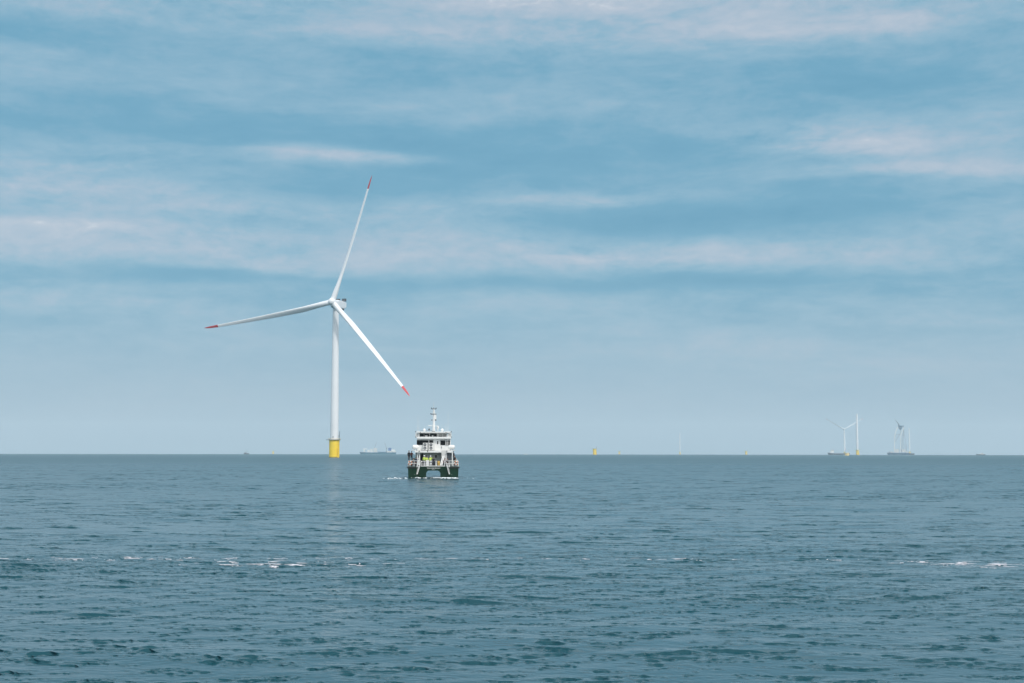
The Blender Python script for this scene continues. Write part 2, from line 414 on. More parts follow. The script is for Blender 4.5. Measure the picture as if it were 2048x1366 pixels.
# ------------------------------------------------------------------ wind turbines
HUB_Z, TILT, OVER, BLADE = 144.3, R_(5.73), 10.5, 122.3
def blade_mesh():
    mb = MB(); rings = []; N = 46; K = 20; cut = 0.895
    sp = sorted(set([i / N for i in range(N + 1)] + [cut]))
    def lerp(tab, s):
        for (a, va), (b, vb) in zip(tab, tab[1:]):
            if s <= b: return va + (vb - va) * (s - a) / (b - a)
        return tab[-1][1]
    for s in sp:
        r = 3.2 + (BLADE - 3.2) * s
        c = lerp([(0, 5.0), (.04, 5.0), (.12, 5.5), (.22, 6.0), (.35, 5.4), (.5, 4.6), (.7, 3.5), (.9, 2.5), (.97, 1.7), (1, .3)], s)
        th = lerp([(0, 1), (.04, 1), (.12, .72), (.22, .45), (.35, .33), (.5, .27), (.7, .22), (1, .18)], s)
        pit = R_(lerp([(0, 50), (.2, 46), (.5, 38), (1, 30)], s))
        bend = 13.4 * s ** 1.8
        ring = []
        for k in range(K):
            t = 2 * math.pi * k / K
            circ = min(1, max(0, (s - .04) / .16))
            xx = 0.5 * math.cos(t)
            yy = 0.5 * math.sin(t) * th * (1 - circ * 0.55 * (0.5 - xx) * (1 if xx < .5 else 0))   # thin trailing edge
            xc = (xx - 0.18 * circ) * c; yc = yy * c
            ring.append((xc * math.cos(pit) - yc * math.sin(pit), -(xc * math.sin(pit) + yc * math.cos(pit)) - bend, r))
        rings.append(ring)
    ic = sp.index(cut)
    mb.mi = 0; mb.loft(rings[:ic + 1], True)
    return mb.mesh('blade', M['turb']), MB().loft(rings[ic:], True).mesh('blade_tip', M['red'])
MESH = {}
def mk(name, fn):
    if name not in MESH: MESH[name] = fn()
    return MESH[name]
def base_parts(root, colour='yellow'):
    def tp():
        b = MB()
        for q in ([(4.85, -6), (4.82, 16.0)], [(4.95, 4.2), (4.95, 4.7)], [(4.92, 12), (4.92, 12.3)], [(4.98, 15.8), (4.98, 16.2)]): b.lathe(q, 48)
        return b.mesh('transition_piece', M[colour])
    put('transition_piece', mk('tp' + colour, tp), root)
    def tide():
        return MB().lathe([(4.87, -6), (4.87, .7)], 48).mesh('tide_band', M['tide'])
    put('tide_band', mk('tide', tide), root)
    def plat():
        b = MB(); b.lathe([(5.3, 16.2), (5.9, 16.25), (5.9, 16.65), (4.2, 16.7)], 40)
        b.box(-7.6, -5.0, -1.8, 1.8, 16.24, 16.64)
        return b.mesh('platform', M['grate'])
    p = put('platform', mk('plat', plat), root)
    def rail():
        b = MB(); n = 28
        for z in (17.2, 17.8): b.path([(5.75 * math.cos(2 * math.pi * i / n), 5.75 * math.sin(2 * math.pi * i / n), z) for i in range(n + 1)], 0.05, 5)
        for i in range(n): b.tube((5.75 * math.cos(2 * math.pi * i / n), 5.75 * math.sin(2 * math.pi * i / n), 16.6), (5.75 * math.cos(2 * math.pi * i / n), 5.75 * math.sin(2 * math.pi * i / n), 17.8), 0.05, n=5)
        return b.mesh('railing', M['pale'])
    put('railing', mk('rail', rail), p)
    def landing():
        b = MB()
        for yy in (-3.4, -1.6):
            b.tube((4.9, yy, -4), (4.9, yy, 8.6), 0.30, n=10)
            for z in (0.5, 4.5, 8.4): b.tube((4.0, yy, z), (4.9, yy, z), 0.22, n=8)
        for k in range(30): b.tube((4.9, -2.9, -3 + .55 * k), (4.9, -2.1, -3 + .55 * k), 0.04, n=5)
        for yy in (-2.9, -2.1): b.tube((4.9, yy, -4), (4.9, yy, 16.2), 0.07, n=6)
        return b.mesh('boat_landing', M[colour])
    put('boat_landing', mk('bl' + colour, landing), root)
    def davit():
        b = MB(); b.tube((5.2, -1.5, 16.6), (5.2, -1.5, 20.6), 0.22); b.tube((5.2, -1.5, 20.4), (6.0, -2.6, 24.6), 0.26, 0.16); b.box(4.9, 5.5, -1.8, -1.2, 19.2, 20.4)
        b.tube((6.0, -2.6, 24.5), (6.0, -2.6, 23.4), 0.05, n=5)
        return b.mesh('davit_crane', M['dgrey'])
    put('davit_crane', mk('davit', davit), root)
def tower_part(root):
    def tw():
        b = MB(); b.lathe([(4.1, 16.3), (4.1, 16.9)], 64)
        R = lambda k: 3.88 - 1.08 * (k / 5) ** 1.3
        for k in range(5):
            z0, z1 = (16.9 + (HUB_Z - 5.2 - 16.9) * q / 5 for q in (k, k + 1))
            b.lathe([(R(k), z0), (R(k + 1), z1)], 64)
            if k: b.lathe([(R(k) + .012, z0 - .1), (R(k) + .012, z0 + .1)], 64)
        return b.mesh('tower', M['turb'])
    t = put('tower', mk('tower', tw), root)
    def dr():
        b = MB(); b.lathe([(0.01, -3.99), (.55, -3.97), (.6, -3.9), (.6, -3.6)], 16, (0.0, 0.0, 19.0), 'Y')
        return b.mesh('door', M['mgrey'])
    put('door', mk('door', dr), t)
def nacelle_parts(root, phase):
    def nac():
        b = MB(); hw, n = 4.5, 6
        def ring(y, w, z0, z1, c):
            pts = [(-w, z0 + c), (-w + c, z0), (w - c, z0), (w, z0 + c), (w, z1 - c), (w - c, z1), (-w + c, z1), (-w, z1 - c)]
            return [(x, y, z) for x, z in pts]
        zc = HUB_Z - 0.9
        b.loft([ring(-6.6, 2.9, zc - 3.0, zc + 3.0, 1.4), ring(-4.6, 3.5, zc - 3.7, zc + 3.3, 1.1), ring(-2, 4.0, zc - 3.9, zc + 3.5, .7), ring(13, 4.1, zc - 3.7, zc + 3.5, .7), ring(19, 4.0, zc - 1.9, zc + 3.5, .7), ring(20.2, 3.7, zc - 1.2, zc + 3.3, .7)], True, False)
        return b.mesh('nacelle', M['turb'], 0.15)
    nc = put('nacelle', mk('nacelle', nac), root)
    zt = HUB_Z - 0.9 + 3.5
    for x0, x1 in ((1.0, 2.9), (3.3, 5.1), (-2.9, -1.0), (-5.1, -3.3)):
        def cool(x0=x0, x1=x1):
            b = MB(); b.box(x0, x1, 14.6, 15.6, zt + .35, zt + 3.0); b.tube((x0 + .3, 15.1, zt - .1), (x0 + .3, 15.1, zt + .4), .1); b.tube((x1 - .3, 15.1, zt - .1), (x1 - .3, 15.1, zt + .4), .1)
            return b.mesh('cooler', M['dgrey'])
        put('cooler', mk('cool%s' % x0, cool), nc)
    def hatch():
        b = MB(); b.prism([(1.2, 0), (4.2, 0), (3.4, -1.5), (2.0, -1.5)], 9.0, 12.5); return b.mesh('underside_opening', M['black'])  # solid block, its black stands for the dark inside of the underside opening
    def heli():
        b = MB(); z = zt
        b.path([(-3.9, 5, z + 1.1), (-3.9, 14, z + 1.1), (3.9, 14, z + 1.1), (3.9, 5, z + 1.1)], .05, 5); b.path([(-3.9, 5, z + .6), (-3.9, 14, z + .6), (3.9, 14, z + .6), (3.9, 5, z + .6)], .04, 5)
        for x in (-3.9, 3.9):
            for k in range(8): b.tube((x, 5 + k * 9 / 7, z - .1), (x, 5 + k * 9 / 7, z + 1.1), .05, n=5)
        return b.mesh('roof_railing', M['mgrey'])
    def ant():
        b = MB(); b.tube((2.6, 17, zt - .1), (2.6, 17, zt + 4.6), .07, n=6); b.tube((2.2, 17, zt + 4.2), (3.0, 17, zt + 4.2), .05, n=5); return b.mesh('wind_vane_mast', M['mgrey'])
    put('roof_railing', mk('heli', heli), nc)
    put('wind_vane_mast', mk('ant', ant), nc)
    put('underside_vent', mk('hatch', hatch), nc, (0, 0, HUB_Z - 0.9 - 3.6))
    def hub():
        b = MB(); b.lathe([(0.2, -4.4), (1.4, -4.2), (2.6, -3.4), (3.4, -1.9), (3.75, 0), (3.7, 1.8), (3.2, 3.6)], 40, axis='Y')
        for k in range(3):
            a = R_(90 - 120 * k); d = Vector((math.cos(a), 0, math.sin(a)))
            b.tube(d * 1.5, d * 3.6, 2.78, 2.70, 32)
        return b.mesh('hub', M['turb'])
    # the rotor frame: origin at the hub, -Y along the tilted shaft
    rm = Matrix.Translation((0, -OVER, HUB_Z)) @ Matrix.Rotation(-TILT, 4, 'X')
    h = put('hub', mk('hub', hub), root); h.matrix_local = rm @ Matrix.Rotation(-(phase - R_(90)), 4, 'Y')
    bm_, tm_ = mk('blade', blade_mesh)
    for k in range(3):
        bl = put('blade', bm_, root); bl.matrix_local = rm @ Matrix.Rotation(-(phase - R_(120) * k - R_(90)), 4, 'Y')
        put('blade_tip', tm_, bl)

T = empty('wind_turbine', (-165.0, 1325.3, drop(1336)), -R_(11.81))
tag(T, 'tall white wind turbine with red blade tips on a bright yellow base', 'wind turbine', 'wind turbines of the wind farm')
base_parts(T); tower_part(T); nacelle_parts(T, R_(71.9))
d = 8150; T2 = empty('wind_turbine', (px(1687, d), d, drop(d)), R_(-2))
tag(T2, 'distant pale three-bladed wind turbine on the horizon, behind the dark low cargo ship', 'wind turbine', 'wind turbines of the wind farm')
base_parts(T2); tower_part(T2); nacelle_parts(T2, R_(30))
for p, d, lab in ((1713, 4850, 'bare white turbine tower without rotor on a yellow base, right of the dark cargo ship'),
                  (1817, 7450, 'slim faint tower without rotor just right of the tall crane barge'),
                  (1359, 9400, 'very faint lone tower without rotor far out, between two small yellow bases')):
    t = empty('turbine_tower', (px(p, d), d, drop(d)), 0.3)
    tag(t, lab, 'turbine tower', 'turbine towers still without rotors')
    base_parts(t); tower_part(t)
for p, d, lab in ((1189, 3950, 'largest towerless yellow turbine base on the horizon, right of the green workboat'),
                  (1491, 6900, 'tiny yellow turbine base on the horizon, left of the dark cargo ship'),
                  (1238, 7900, 'tiny pale yellow turbine base close right of the large yellow base'),
                  (548, 8300, 'faint tiny yellow turbine base between the dark fishing boat and the big turbine')):
    t = empty('wind_turbine_foundation', (px(p, d), d, drop(d)), 0.1)
    tag(t, lab, 'turbine base', 'yellow turbine bases waiting for towers')
    base_parts(t)
d = 3000; t = empty('foundation_pile', (px(1692, d), d, drop(d)))
tag(t, 'short pale yellow foundation pile standing in the water before the dark cargo ship', 'foundation pile')
MB().lathe([(4.7, -6), (4.7, 5.2)], 40).build('pile', M['pale'], t)
MB().lathe([(4.7, 5.2), (4.95, 5.25), (4.95, 5.9), (4.6, 6.0), (4.6, 6.4)], 40).build('flange', M['cream'], t)

# ------------------------------------------------------------------ far ships
def ship_hull(L, B, D, mat_, parent, sheer=2.0, bow=-1, fine=0.18, name='hull'):
    """a hull along x, bow towards bow*x; D = freeboard amidships"""
    rings = []; n = 24
    for i in range(n + 1):
        s = i / n; x = bow * (s - 0.5) * L
        f = 1.0
        if s > 1 - fine: f = max(0.02, 1 - ((s - (1 - fine)) / fine) ** 2.2)
        if s < 0.06: f = 0.82 + 3 * s
        top = D + sheer * max(0, (s - .62) / .38) ** 2 + 0.3 * sheer * max(0, (.2 - s) / .2) ** 2
        xo = bow * 0.05 * L * max(0, (s - .8) / .2) ** 2
        w = B / 2 * f
        rings.append([(x, -w * .85, -2), (x + xo, -w, top), (x + xo, w, top), (x, w * .85, -2)])
    return MB().loft(rings, True, False).build(name, mat_, parent)
def fit(p0, p1, d): return px((p0 + p1) / 2, d), (p1 - p0) / F * d

# pale blue cargo ship left of the workboat
d = 5250; x, L = fit(723.5, 793, d); s_ = empty('cargo_ship', (x, d, drop(d)))
tag(s_, 'long blue ship with white deck load and two cranes, beside the workboat', 'ship')
ship_hull(L, 20, 6.6, M['bluehull'], s_, 1.6)
U = lambda u: ((u / 5.689 + 460) - (723.5 + 793) / 2) / F * d         # from a close look at the photograph to metres along the ship
V = lambda v: (278 - v) / 5.689 / F * d
for i, (u0, u1, v0, v1) in enumerate(((1522, 1568, 213, 222), (1528, 1545, 222, 254), (1570, 1600, 228, 254), (1606, 1630, 218, 254), (1640, 1680, 208, 254))):
    MB().box(U(u0), U(u1), -6 + .1 * i, 6 + .1 * i, V(v1), V(v0)).build('deck_load', M['white' if i != 4 else 'cream'], s_, bevel=.2)
MB().box(U(1690), U(1800), -8, 8, V(257), V(250)).build('hatch_cover', M['tealhull'], s_, bevel=.2)
o = MB().box(U(1795), U(1892), -8.5, 8.5, V(256), V(240)).build('deckhouse', M['white'], s_, bevel=.3)
for k in range(9): MB().box(U(1800) + k * 2.9, U(1800) + k * 2.9 + 1.3, -8.56, -8.4, V(250), V(246)).build('window', M['glass'], o)
MB().box(U(1842), U(1885), -7, 7, V(240), V(224)).build('bridge_house', M['white'], s_, bevel=.3)
MB().box(U(1808), U(1842), -5, 5, V(240), V(205)).build('funnel', M['blue'], s_, bevel=.4)
for ub, vt, ut in ((1650, 140, 1676), (1786, 140, 1763)):
    b = MB(); b.tube((U(ub), 2, V(256)), (U(ub), 2, V(205)), 1.0, .8); b.tube((U(ub), 0, V(208)), (U(ut), 0, V(vt)), .55, .3); b.tube((U(ub), .8, V(205)), (U(ub) * .3 + U(ut) * .7, .8, V(vt + 14)), .16)
    b.box(U(ub) - 1.4, U(ub) + 1.4, .4, 3.4, V(214), V(205))
    b.build('deck_crane', M['mgrey'], s_)
b = MB(); b.tube((U(1862), 0, V(224)), (U(1862), 0, V(205)), .3); b.tube((U(1856), 0, V(212)), (U(1868), 0, V(212)), .15); b.build('mast', M['mgrey'], s_)

# small dark fishing boat far left
d = 4400; x, L = fit(489.8, 499.4, d); s_ = empty('fishing_boat', (x, d, drop(d)))
tag(s_, 'small dark fishing boat with a pointed mast rig, left of the big turbine', 'boat')
ship_hull(L, 5, 2.6, M['navy'], s_, 1.4, bow=1, fine=.4)
MB().box(-4.6, .5, -1.7, 1.7, 2.3, 5.2).build('wheelhouse', M['mgrey'], s_, bevel=.15)
MB().box(-4.2, .2, -1.76, -1.65, 3.8, 4.7).build('window', M['glass'], s_)
b = MB(); b.tube((1.2, 0, 2), (1.2, 0, 14), .22, .12); b.tube((1.2, 0, 12.6), (6.4, 0, 3.6), .1); b.tube((1.2, 0, 12.6), (-6.8, 0, 3.2), .1); b.tube((1.2, 0, 5), (-5.5, 0, 11.5), .16, .1); b.build('mast', M['dgrey'], s_)
b = MB(); b.tube((-6.4, -2, 2), (-5.6, -1.5, 6), .18); b.tube((-6.4, 2, 2), (-5.6, 1.5, 6), .18); b.tube((-5.6, -1.5, 6), (-5.6, 1.5, 6), .18); b.build('net_gantry', M['dgrey'], s_)

# low dark cargo ship far right
d = 5450; x, L = fit(1655.3, 1697, d); s_ = empty('cargo_ship', (x, d, drop(d)))
tag(s_, 'low dark-hulled cargo ship with white wheelhouse at its left end', 'ship')
ship_hull(L, 13, 5.0, M['navy'], s_, 3.4, bow=-1, fine=.16)
U = lambda u: ((u / 5.689 + 1630) - (1655.3 + 1697) / 2) / F * d
V = lambda v: (570 - v) / 5.689 / F * d
MB().box(U(162), U(204), -5, 5, V(548), V(530)).build('deckhouse', M['white'], s_, bevel=.3)
o = MB().box(U(172), U(202), -4.5, 4.5, V(530), V(515)).build('wheelhouse', M['white'], s_, bevel=.3)
for k in range(5): MB().box(U(174) + k * 1.9, U(174) + k * 1.9 + 1.2, -4.56, -4.4, V(524), V(519)).build('window', M['glass'], o)
b = MB(); b.tube((U(196), 0, V(516)), (U(196), 0, V(500)), .35, .2); b.tube((U(191), 0, V(506)), (U(201), 0, V(506)), .15); b.build('mast', M['dgrey'], s_)
for k in range(3): MB().box(U(215 + k * 48), U(258 + k * 48), -5, 5, V(553), V(549)).build('hatch_cover', M['mgrey'], s_, bevel=.15)

# floating sheerleg crane
d = 5900; x, L = fit(1773.8, 1814, d); s_ = empty('crane_barge', (x, d, drop(d)))
tag(s_, 'tall floating crane with two bent white legs on a blue hull', 'crane vessel')
U = lambda u: ((u / 5.689 + 1630) - (1773.8 + 1814) / 2) / F * d
V = lambda v: (570 - v) / 5.689 / F * d
ship_hull(L, 32, V(547), M['tealhull'], s_, .8, bow=-1, fine=.06)
for k, (bx_, kx, tx, ko) in enumerate(((880, 891, 926, -13), (950, 960, 1000, -13))):
    b = MB(); b.path([(U(bx_), ko, V(546)), (U(kx - 1), ko, V(345)), (U(kx + 3), ko + 1, V(330)), (U(tx), ko + 4, V(258))], 1.75, 10)
    b.build('crane_leg', M['white'], s_)
b = MB()
for u0, v0, u1, v1 in ((893, 340, 962, 340), (926, 262, 1000, 258), (945, 262, 968, 330), (885, 440, 955, 330), (898, 345, 910, 372), (1000, 258, 978, 420), (978, 420, 972, 540), (962, 330, 990, 270), (1000, 300, 975, 345), (975, 345, 1000, 352)):
    b.tube((U(u0), -8, V(v0)), (U(u1), -8, V(v1)), .7)
for k in range(16):
    z0, z1 = 545 - k * 13, 545 - (k + 1) * 13
    b.tube((U(962 if k % 2 else 974), -6, V(z0)), (U(974 if k % 2 else 962), -6, V(z1)), .35, n=5)
b.build('lattice_brace', M['mgrey'], s_)
b = MB(); b.box(U(940), U(1000), -9, 2, V(250), V(240)); b.box(U(944), U(976), -8, 1, V(272), V(250)); b.prism([(U(944), V(272)), (U(976), V(272)), (U(962), V(292))], -6, 0)
b.build('crane_head', M['tealhull'], s_, bevel=.3)
b = MB(); b.tube((U(947), -4, V(252)), (U(938), -4, V(215)), 2.0, 1.5); b.tube((U(938), -4, V(215)), (U(902), -4, V(172)), 1.5, .4); b.tube((U(950), -4, V(244)), (U(966), -4, V(205)), .5, .2); b.build('jib', M['navy'], s_)
b = MB()
for u0, v0, u1, v1 in ((1002, 258, 1034, 532), (1000, 440, 1034, 532), (1000, 258, 1000, 512)): b.tube((U(u0), 3, V(v0)), (U(u1), 3, V(v1)), .4, n=6)
b.build('backstay', M['mgrey'], s_)
o = MB().box(U(972), U(1012), -9, 6, V(540), V(506)).build('deckhouse', M['white'], s_, bevel=.3)
for r in range(3):
    for k in range(4): MB().box(U(976) + k * 3.4, U(976) + k * 3.4 + 1.5, -9.06, -8.9, V(532 - r * 10), V(528 - r * 10)).build('window', M['glass'], o)
for u0, u1, v0 in ((892, 940, 505), (840, 870, 533), (1018, 1040, 530)): MB().box(U(u0), U(u1), -7, 7, V(546), V(v0)).build('winch_house', M['cream'], s_, bevel=.3)
MB().tube((U(832), 0, V(546)), (U(832), 0, V(500)), .35, .2).build('mast', M['mgrey'], s_); MB().tube((U(1030), 4, V(532)), (U(1030), 4, V(455)), .5, .3).build('mast', M['mgrey'], s_)
# dark barge beside it
d = 6100; x, L = fit(1813, 1826.2, d); s_ = empty('barge', (x, d, drop(d)))
tag(s_, 'small dark barge at the right end of the blue crane vessel', 'barge')
ship_hull(L, 11, 6.2, M['navy'], s_, .6, bow=1, fine=.12)
MB().box(-9, 1, -4, 4, 6.1, 8.3).build('deckhouse', M['mgrey'], s_, bevel=.2)
b = MB(); b.tube((4, 0, 6), (4, 0, 11), .3); b.tube((4, 0, 11), (9, 0, 8), .2); b.build('deck_crane', M['dgrey'], s_)

def small_boat(p0, p1, d, lab, hull, bow=-1):
    x, L = fit(p0, p1, d); s_ = empty('motor_boat', (x, d, drop(d))); tag(s_, lab, 'boat')
    k = L / 27.0
    ship_hull(L, 6.5 * k, 2.6 * k, hull, s_, 1.4 * k, bow=bow, fine=.35)
    X_ = lambda a: a * k * -bow
    def bx(a0, a1, *r):
        return (min(X_(a0), X_(a1)), max(X_(a0), X_(a1))) + tuple(q * k for q in r)
    MB().box(*bx(-3, 9.5, -2.4, 2.4, 2.4, 4.6)).build('cabin', M['white'], s_, bevel=.15 * k)
    MB().box(*bx(.5, 7.5, -2, 2, 4.6, 6.6)).build('wheelhouse', M['white'], s_, bevel=.2 * k)
    MB().box(*bx(1, 7, -2.05, -1.9, 5.2, 6.1)).build('window', M['glass'], s_)
    MB().tube((X_(4), 0, 6.5 * k), (X_(4), 0, 9.5 * k), .15 * k, .08 * k).build('mast', M['mgrey'], s_)
small_boat(1950.3, 1967.4, 4500, 'small motor boat with dark hull and white cabin, rightmost on the horizon', M['navy'])
small_boat(1048, 1055.5, 5300, 'tiny all-white motor boat on the horizon, between the workboat and the yellow base', M['white'], 1)

# ------------------------------------------------------------------ the green workboat, seen from astern
BD = 256.0
WB = empty('workboat', (px(867.5, BD), BD, drop(BD)), math.atan2(-px(867.5, BD), BD))
tag(WB, 'green twin-hulled workboat with white deckhouses and a mast, sailing away', 'workboat')
SC = 0.011860                                  # metres per unit of the close look at the photograph, at the stern
def bx(u, y): return (u - 664) * SC * (1 + y / BD)
def bz(v, y): return CAM_H + ((1267 - v) * SC - CAM_H) * (1 + y / BD)
def bbox(mb, u0, u1, v0, v1, y0, y1): return mb.box(bx(u0, y0), bx(u1, y0), y0, y1, bz(v1, y0), bz(v0, y0))
def part(name, m, u0, u1, v0, v1, y0, y1, parent=None, bevel=0.0):
    return bbox(MB(), u0, u1, v0, v1, y0, y1).build(name, M[m], parent or WB, bevel=bevel)
DECK = bz(1088, 1.2)
# two hulls with a tunnel between; the stern quarters reach further aft than the transom between them
def side(sg):
    b = MB(); rings = []
    for y, xi, xo, zt, zk in ((1.0, 1.32, 4.55, DECK - .02, -.9), (4, 1.32, 4.6, DECK, -1.2), (12, 1.32, 4.6, DECK + .1, -1.3), (19, 1.6, 4.45, DECK + .7, -1.3), (24, 2.3, 3.9, DECK + 1.3, -1.0), (27, 3.0, 3.2, DECK + 1.7, 0.2)):
        rings.append([(sg * xi, y, zk * .6), (sg * (xi + .25), y, zk), (sg * (xo - .35), y, zk), (sg * (xo - .08), y, -.1), (sg * xo, y, zt), (sg * xi, y, zt)])
    b.loft(rings, True, False)
    xq = 2.95                                                        # stern quarter
    b.loft([[(sg * xq, y, -.6), (sg * (xq + .2), y, -.9), (sg * 4.3, y, -.9), (sg * 4.45, y, -.1), (sg * 4.53, y, DECK - .03), (sg * xq, y, DECK - .03)] for y in (0.0, 1.01)], True, False)
    return b
for sg in (-1, 1): side(sg).build('hull', M['green'], WB)
b = MB()
zt = bz(1150, 1.3)
b.prism([(-1.325, DECK - .3), (1.325, DECK - .3), (1.325, DECK - .05), (-1.325, DECK - .05)], 1.03, 19)
b.build('bridge_deck', M['green'], WB)
# flat transom plate with the rounded tunnel mouth
o2 = [(-2.95, .05), (-1.30, .05), (-1.33, .5), (-1.27, .95), (-1.05, 1.27), (-.8, zt), (.8, zt), (1.05, 1.27), (1.30, .95), (1.36, .5), (1.33, .05), (2.95, .05), (2.95, DECK - .03), (-2.95, DECK - .03)]
b = MB(); b.prism(o2, 0.86, 1.02); b.build('transom', M['green'], WB)
b = MB(); b.box(-2.95, 2.95, -0.05, 0.86, 0.05, 0.17); b.build('swim_platform', M['dgreen'], WB)
for sg in (-1, 1):
    q = MB(); q.box(*sorted((sg * 2.97, sg * 4.74)), -.10, .02, DECK - .30, DECK - .12); q.box(*sorted((sg * 4.54, sg * 4.74)), .02, 20, DECK - .30, DECK - .12)
    q.build('rubbing_strake', M['black'], WB)
part('deck', 'deck', 664 - 385, 664 + 385, 1086, 1092, 1.03, 22)
bbox(MB(), 480, 840, 1076, 1090, 1.05, 1.2).build('coaming', M['white'], WB)
# name on the transom
def lettering(txt, size, u, v, y, parent, m='white'):
    cu = bpy.data.curves.new('lettering', 'FONT'); cu.body = txt; cu.size = size; cu.align_x = 'CENTER'; cu.align_y = 'CENTER'; cu.extrude = .012; cu.space_character = 1.06
    t = bpy.data.objects.new('tmp', cu); C.objects.link(t)
    me = bpy.data.meshes.new_from_object(t.evaluated_get(bpy.context.evaluated_depsgraph_get()))
    bpy.data.objects.remove(t); me.materials.clear(); me.materials.append(M[m])
    o = put('name_lettering', me, parent, (bx(u, y), y, bz(v, y))); o.rotation_euler = (R_(90), 0, 0)
    return o
for word, u in (('FINOLA', 616), ('KOELING', 713)): lettering(word, .300, u, 1114, .845, WB)
o = lettering('EMDEN', .15, 664, 1137, .845, WB); o.name = 'home_port_lettering'

# boarding ladders over the stern
for sg in (-1, 1):
    b = MB(); top = [(sg * 2.35, 1.0, DECK + .35), (sg * 2.85, 1.0, DECK + .35)]; bot = [(sg * 2.85, .02, .75), (sg * 3.32, .02, .62)]
    for p, q in zip(top, bot): b.tube(p, q, .045)
    for k in range(7):
        t = (k + .4) / 7; b.tube(Vector(top[0]).lerp(bot[0], t), Vector(top[1]).lerp(bot[1], t), .032)
    b.build('boarding_ladder', M['white'], WB)
    b = MB(); b.path([(sg * 2.05, 1.04, DECK), (sg * 2.05, 1.04, DECK + .95), (sg * 2.4, .7, DECK + .6), (sg * 2.95, -.02, .95), (sg * 2.95, -.02, .7)], .035)
    b.build('ladder_handrail', M['white'], WB)
# guard rails along the stern
def rail(u0, u1, y, posts, v_top=1003, low=True, name='guard_rail'):
    b = MB(); zt_, zm, zb = bz(v_top, y), bz(v_top + 42, y), DECK
    for z in (zt_, zm): b.tube((bx(u0, y), y, z), (bx(u1, y), y, z), .038)
    for k in range(posts):
        x = bx(u0, y) + (bx(u1, y) - bx(u0, y)) * k / (posts - 1); b.tube((x, y, zb), (x, y, zt_), .040)
    return b.build(name, M['white'], WB)
rail(322, 478, 1.1, 4); rail(478, 640, 1.1, 4, 1010); rail(700, 712, 1.1, 2, 1005); rail(832, 1040, 1.1, 4); rail(618, 640, 1.12, 2, 1003)
for sg in (-1, 1):
    b = MB()
    for dz_ in (.55, 1.0): b.path([(sg * 4.5, y, DECK + dz_ + (.05 * max(0, y - 12))) for y in (1.1, 8, 15, 21)], .035)
    for k in range(11): b.tube((sg * 4.5, 1.1 + k * 2, DECK - .05), (sg * 4.5, 1.1 + k * 2, DECK + 1.0 + .05 * max(0, 1.1 + k * 2 - 12)), .035)
    b.build('side_rail', M['white'], WB)
    # ring buoy in its white holder at the corner of the stern
    MB().torus((sg * bx(664 + 348, .95), .95, bz(1036, .95)), .30, .095, 'Y', 24, 8, lambda t: 1 if (t * 4 + .35) % 1 < .42 else 0).build('ring_buoy', [M['orange'], M['white']], WB)
    b = MB(); b.loft([[(sg * 4.15, y, DECK), (sg * 4.58, y, DECK), (sg * 4.62, y, DECK + .5), (sg * 4.2, y, DECK + .95), (sg * 4.1, y, DECK + .95)] for y in (1.15, 1.22)], True, False); b.build('bulwark_plate', M['cream'], WB)

# lower deckhouse
house = part('lower_deckhouse', 'cream', 395, 935, 876, 1086, 7.0, 17.0, bevel=.05)
part('passage_shade', 'black', 424, 512, 895, 1084, 6.93, 7.02, house)  # black sheet on the wall: the passage's shade put into colour
part('window', 'glass', 690, 719, 916, 956, 6.94, 7.02, house, .012)
part('recess_shade', 'mgrey', 815, 940, 884, 1084, 6.90, 7.02, house)  # grey sheet on the wall, painting the shade of a recess
ledge = part('deck_overhang', 'white', 384, 786, 852, 880, 4.2, 7.6, bevel=.03)
part('deck_overhang', 'white', 868, 950, 852, 880, 4.2, 7.6, bevel=.03)
for u in (450, 578, 868): part('floodlight', 'black', u - 6, u + 6, 848, 864, 4.1, 4.19, ledge)
# pillars that carry the overhang
def pillar(u0, u1, v0, v1, y0, y1, name='pillar', m='white'): return part(name, m, u0, u1, v0, v1, y0, y1, bevel=.02)
p_ = pillar(420, 464, 880, 1066, 4.6, 5.1, 'control_cabinet'); part('cabinet_slot', 'black', 434, 446, 905, 958, 4.57, 4.61, p_); part('cabinet_dial', 'black', 438, 446, 968, 990, 4.57, 4.61, p_)
pillar(944, 960, 862, 1080, 4.4, 4.55)
part('stair_casing', 'cream', 786, 868, 846, 1000, 4.6, 6.9, bevel=.02)
b = MB()
for u0, u1 in ((828, 792), (806, 770)): b.tube((bx(u0, 3.5), 4.5, bz(930, 4.5)), (bx(u1, 3), 3.0, bz(1076, 3.0)), .09)
for k in range(7):
    t = (k + .5) / 7; b.tube((bx(828 - 36 * t, 4), 4.5 - 1.5 * t, bz(930 + 146 * t, 4)), (bx(806 - 36 * t, 4), 4.5 - 1.5 * t, bz(930 + 146 * t, 4)), .05)
b.build('stairway', M['white'], WB)
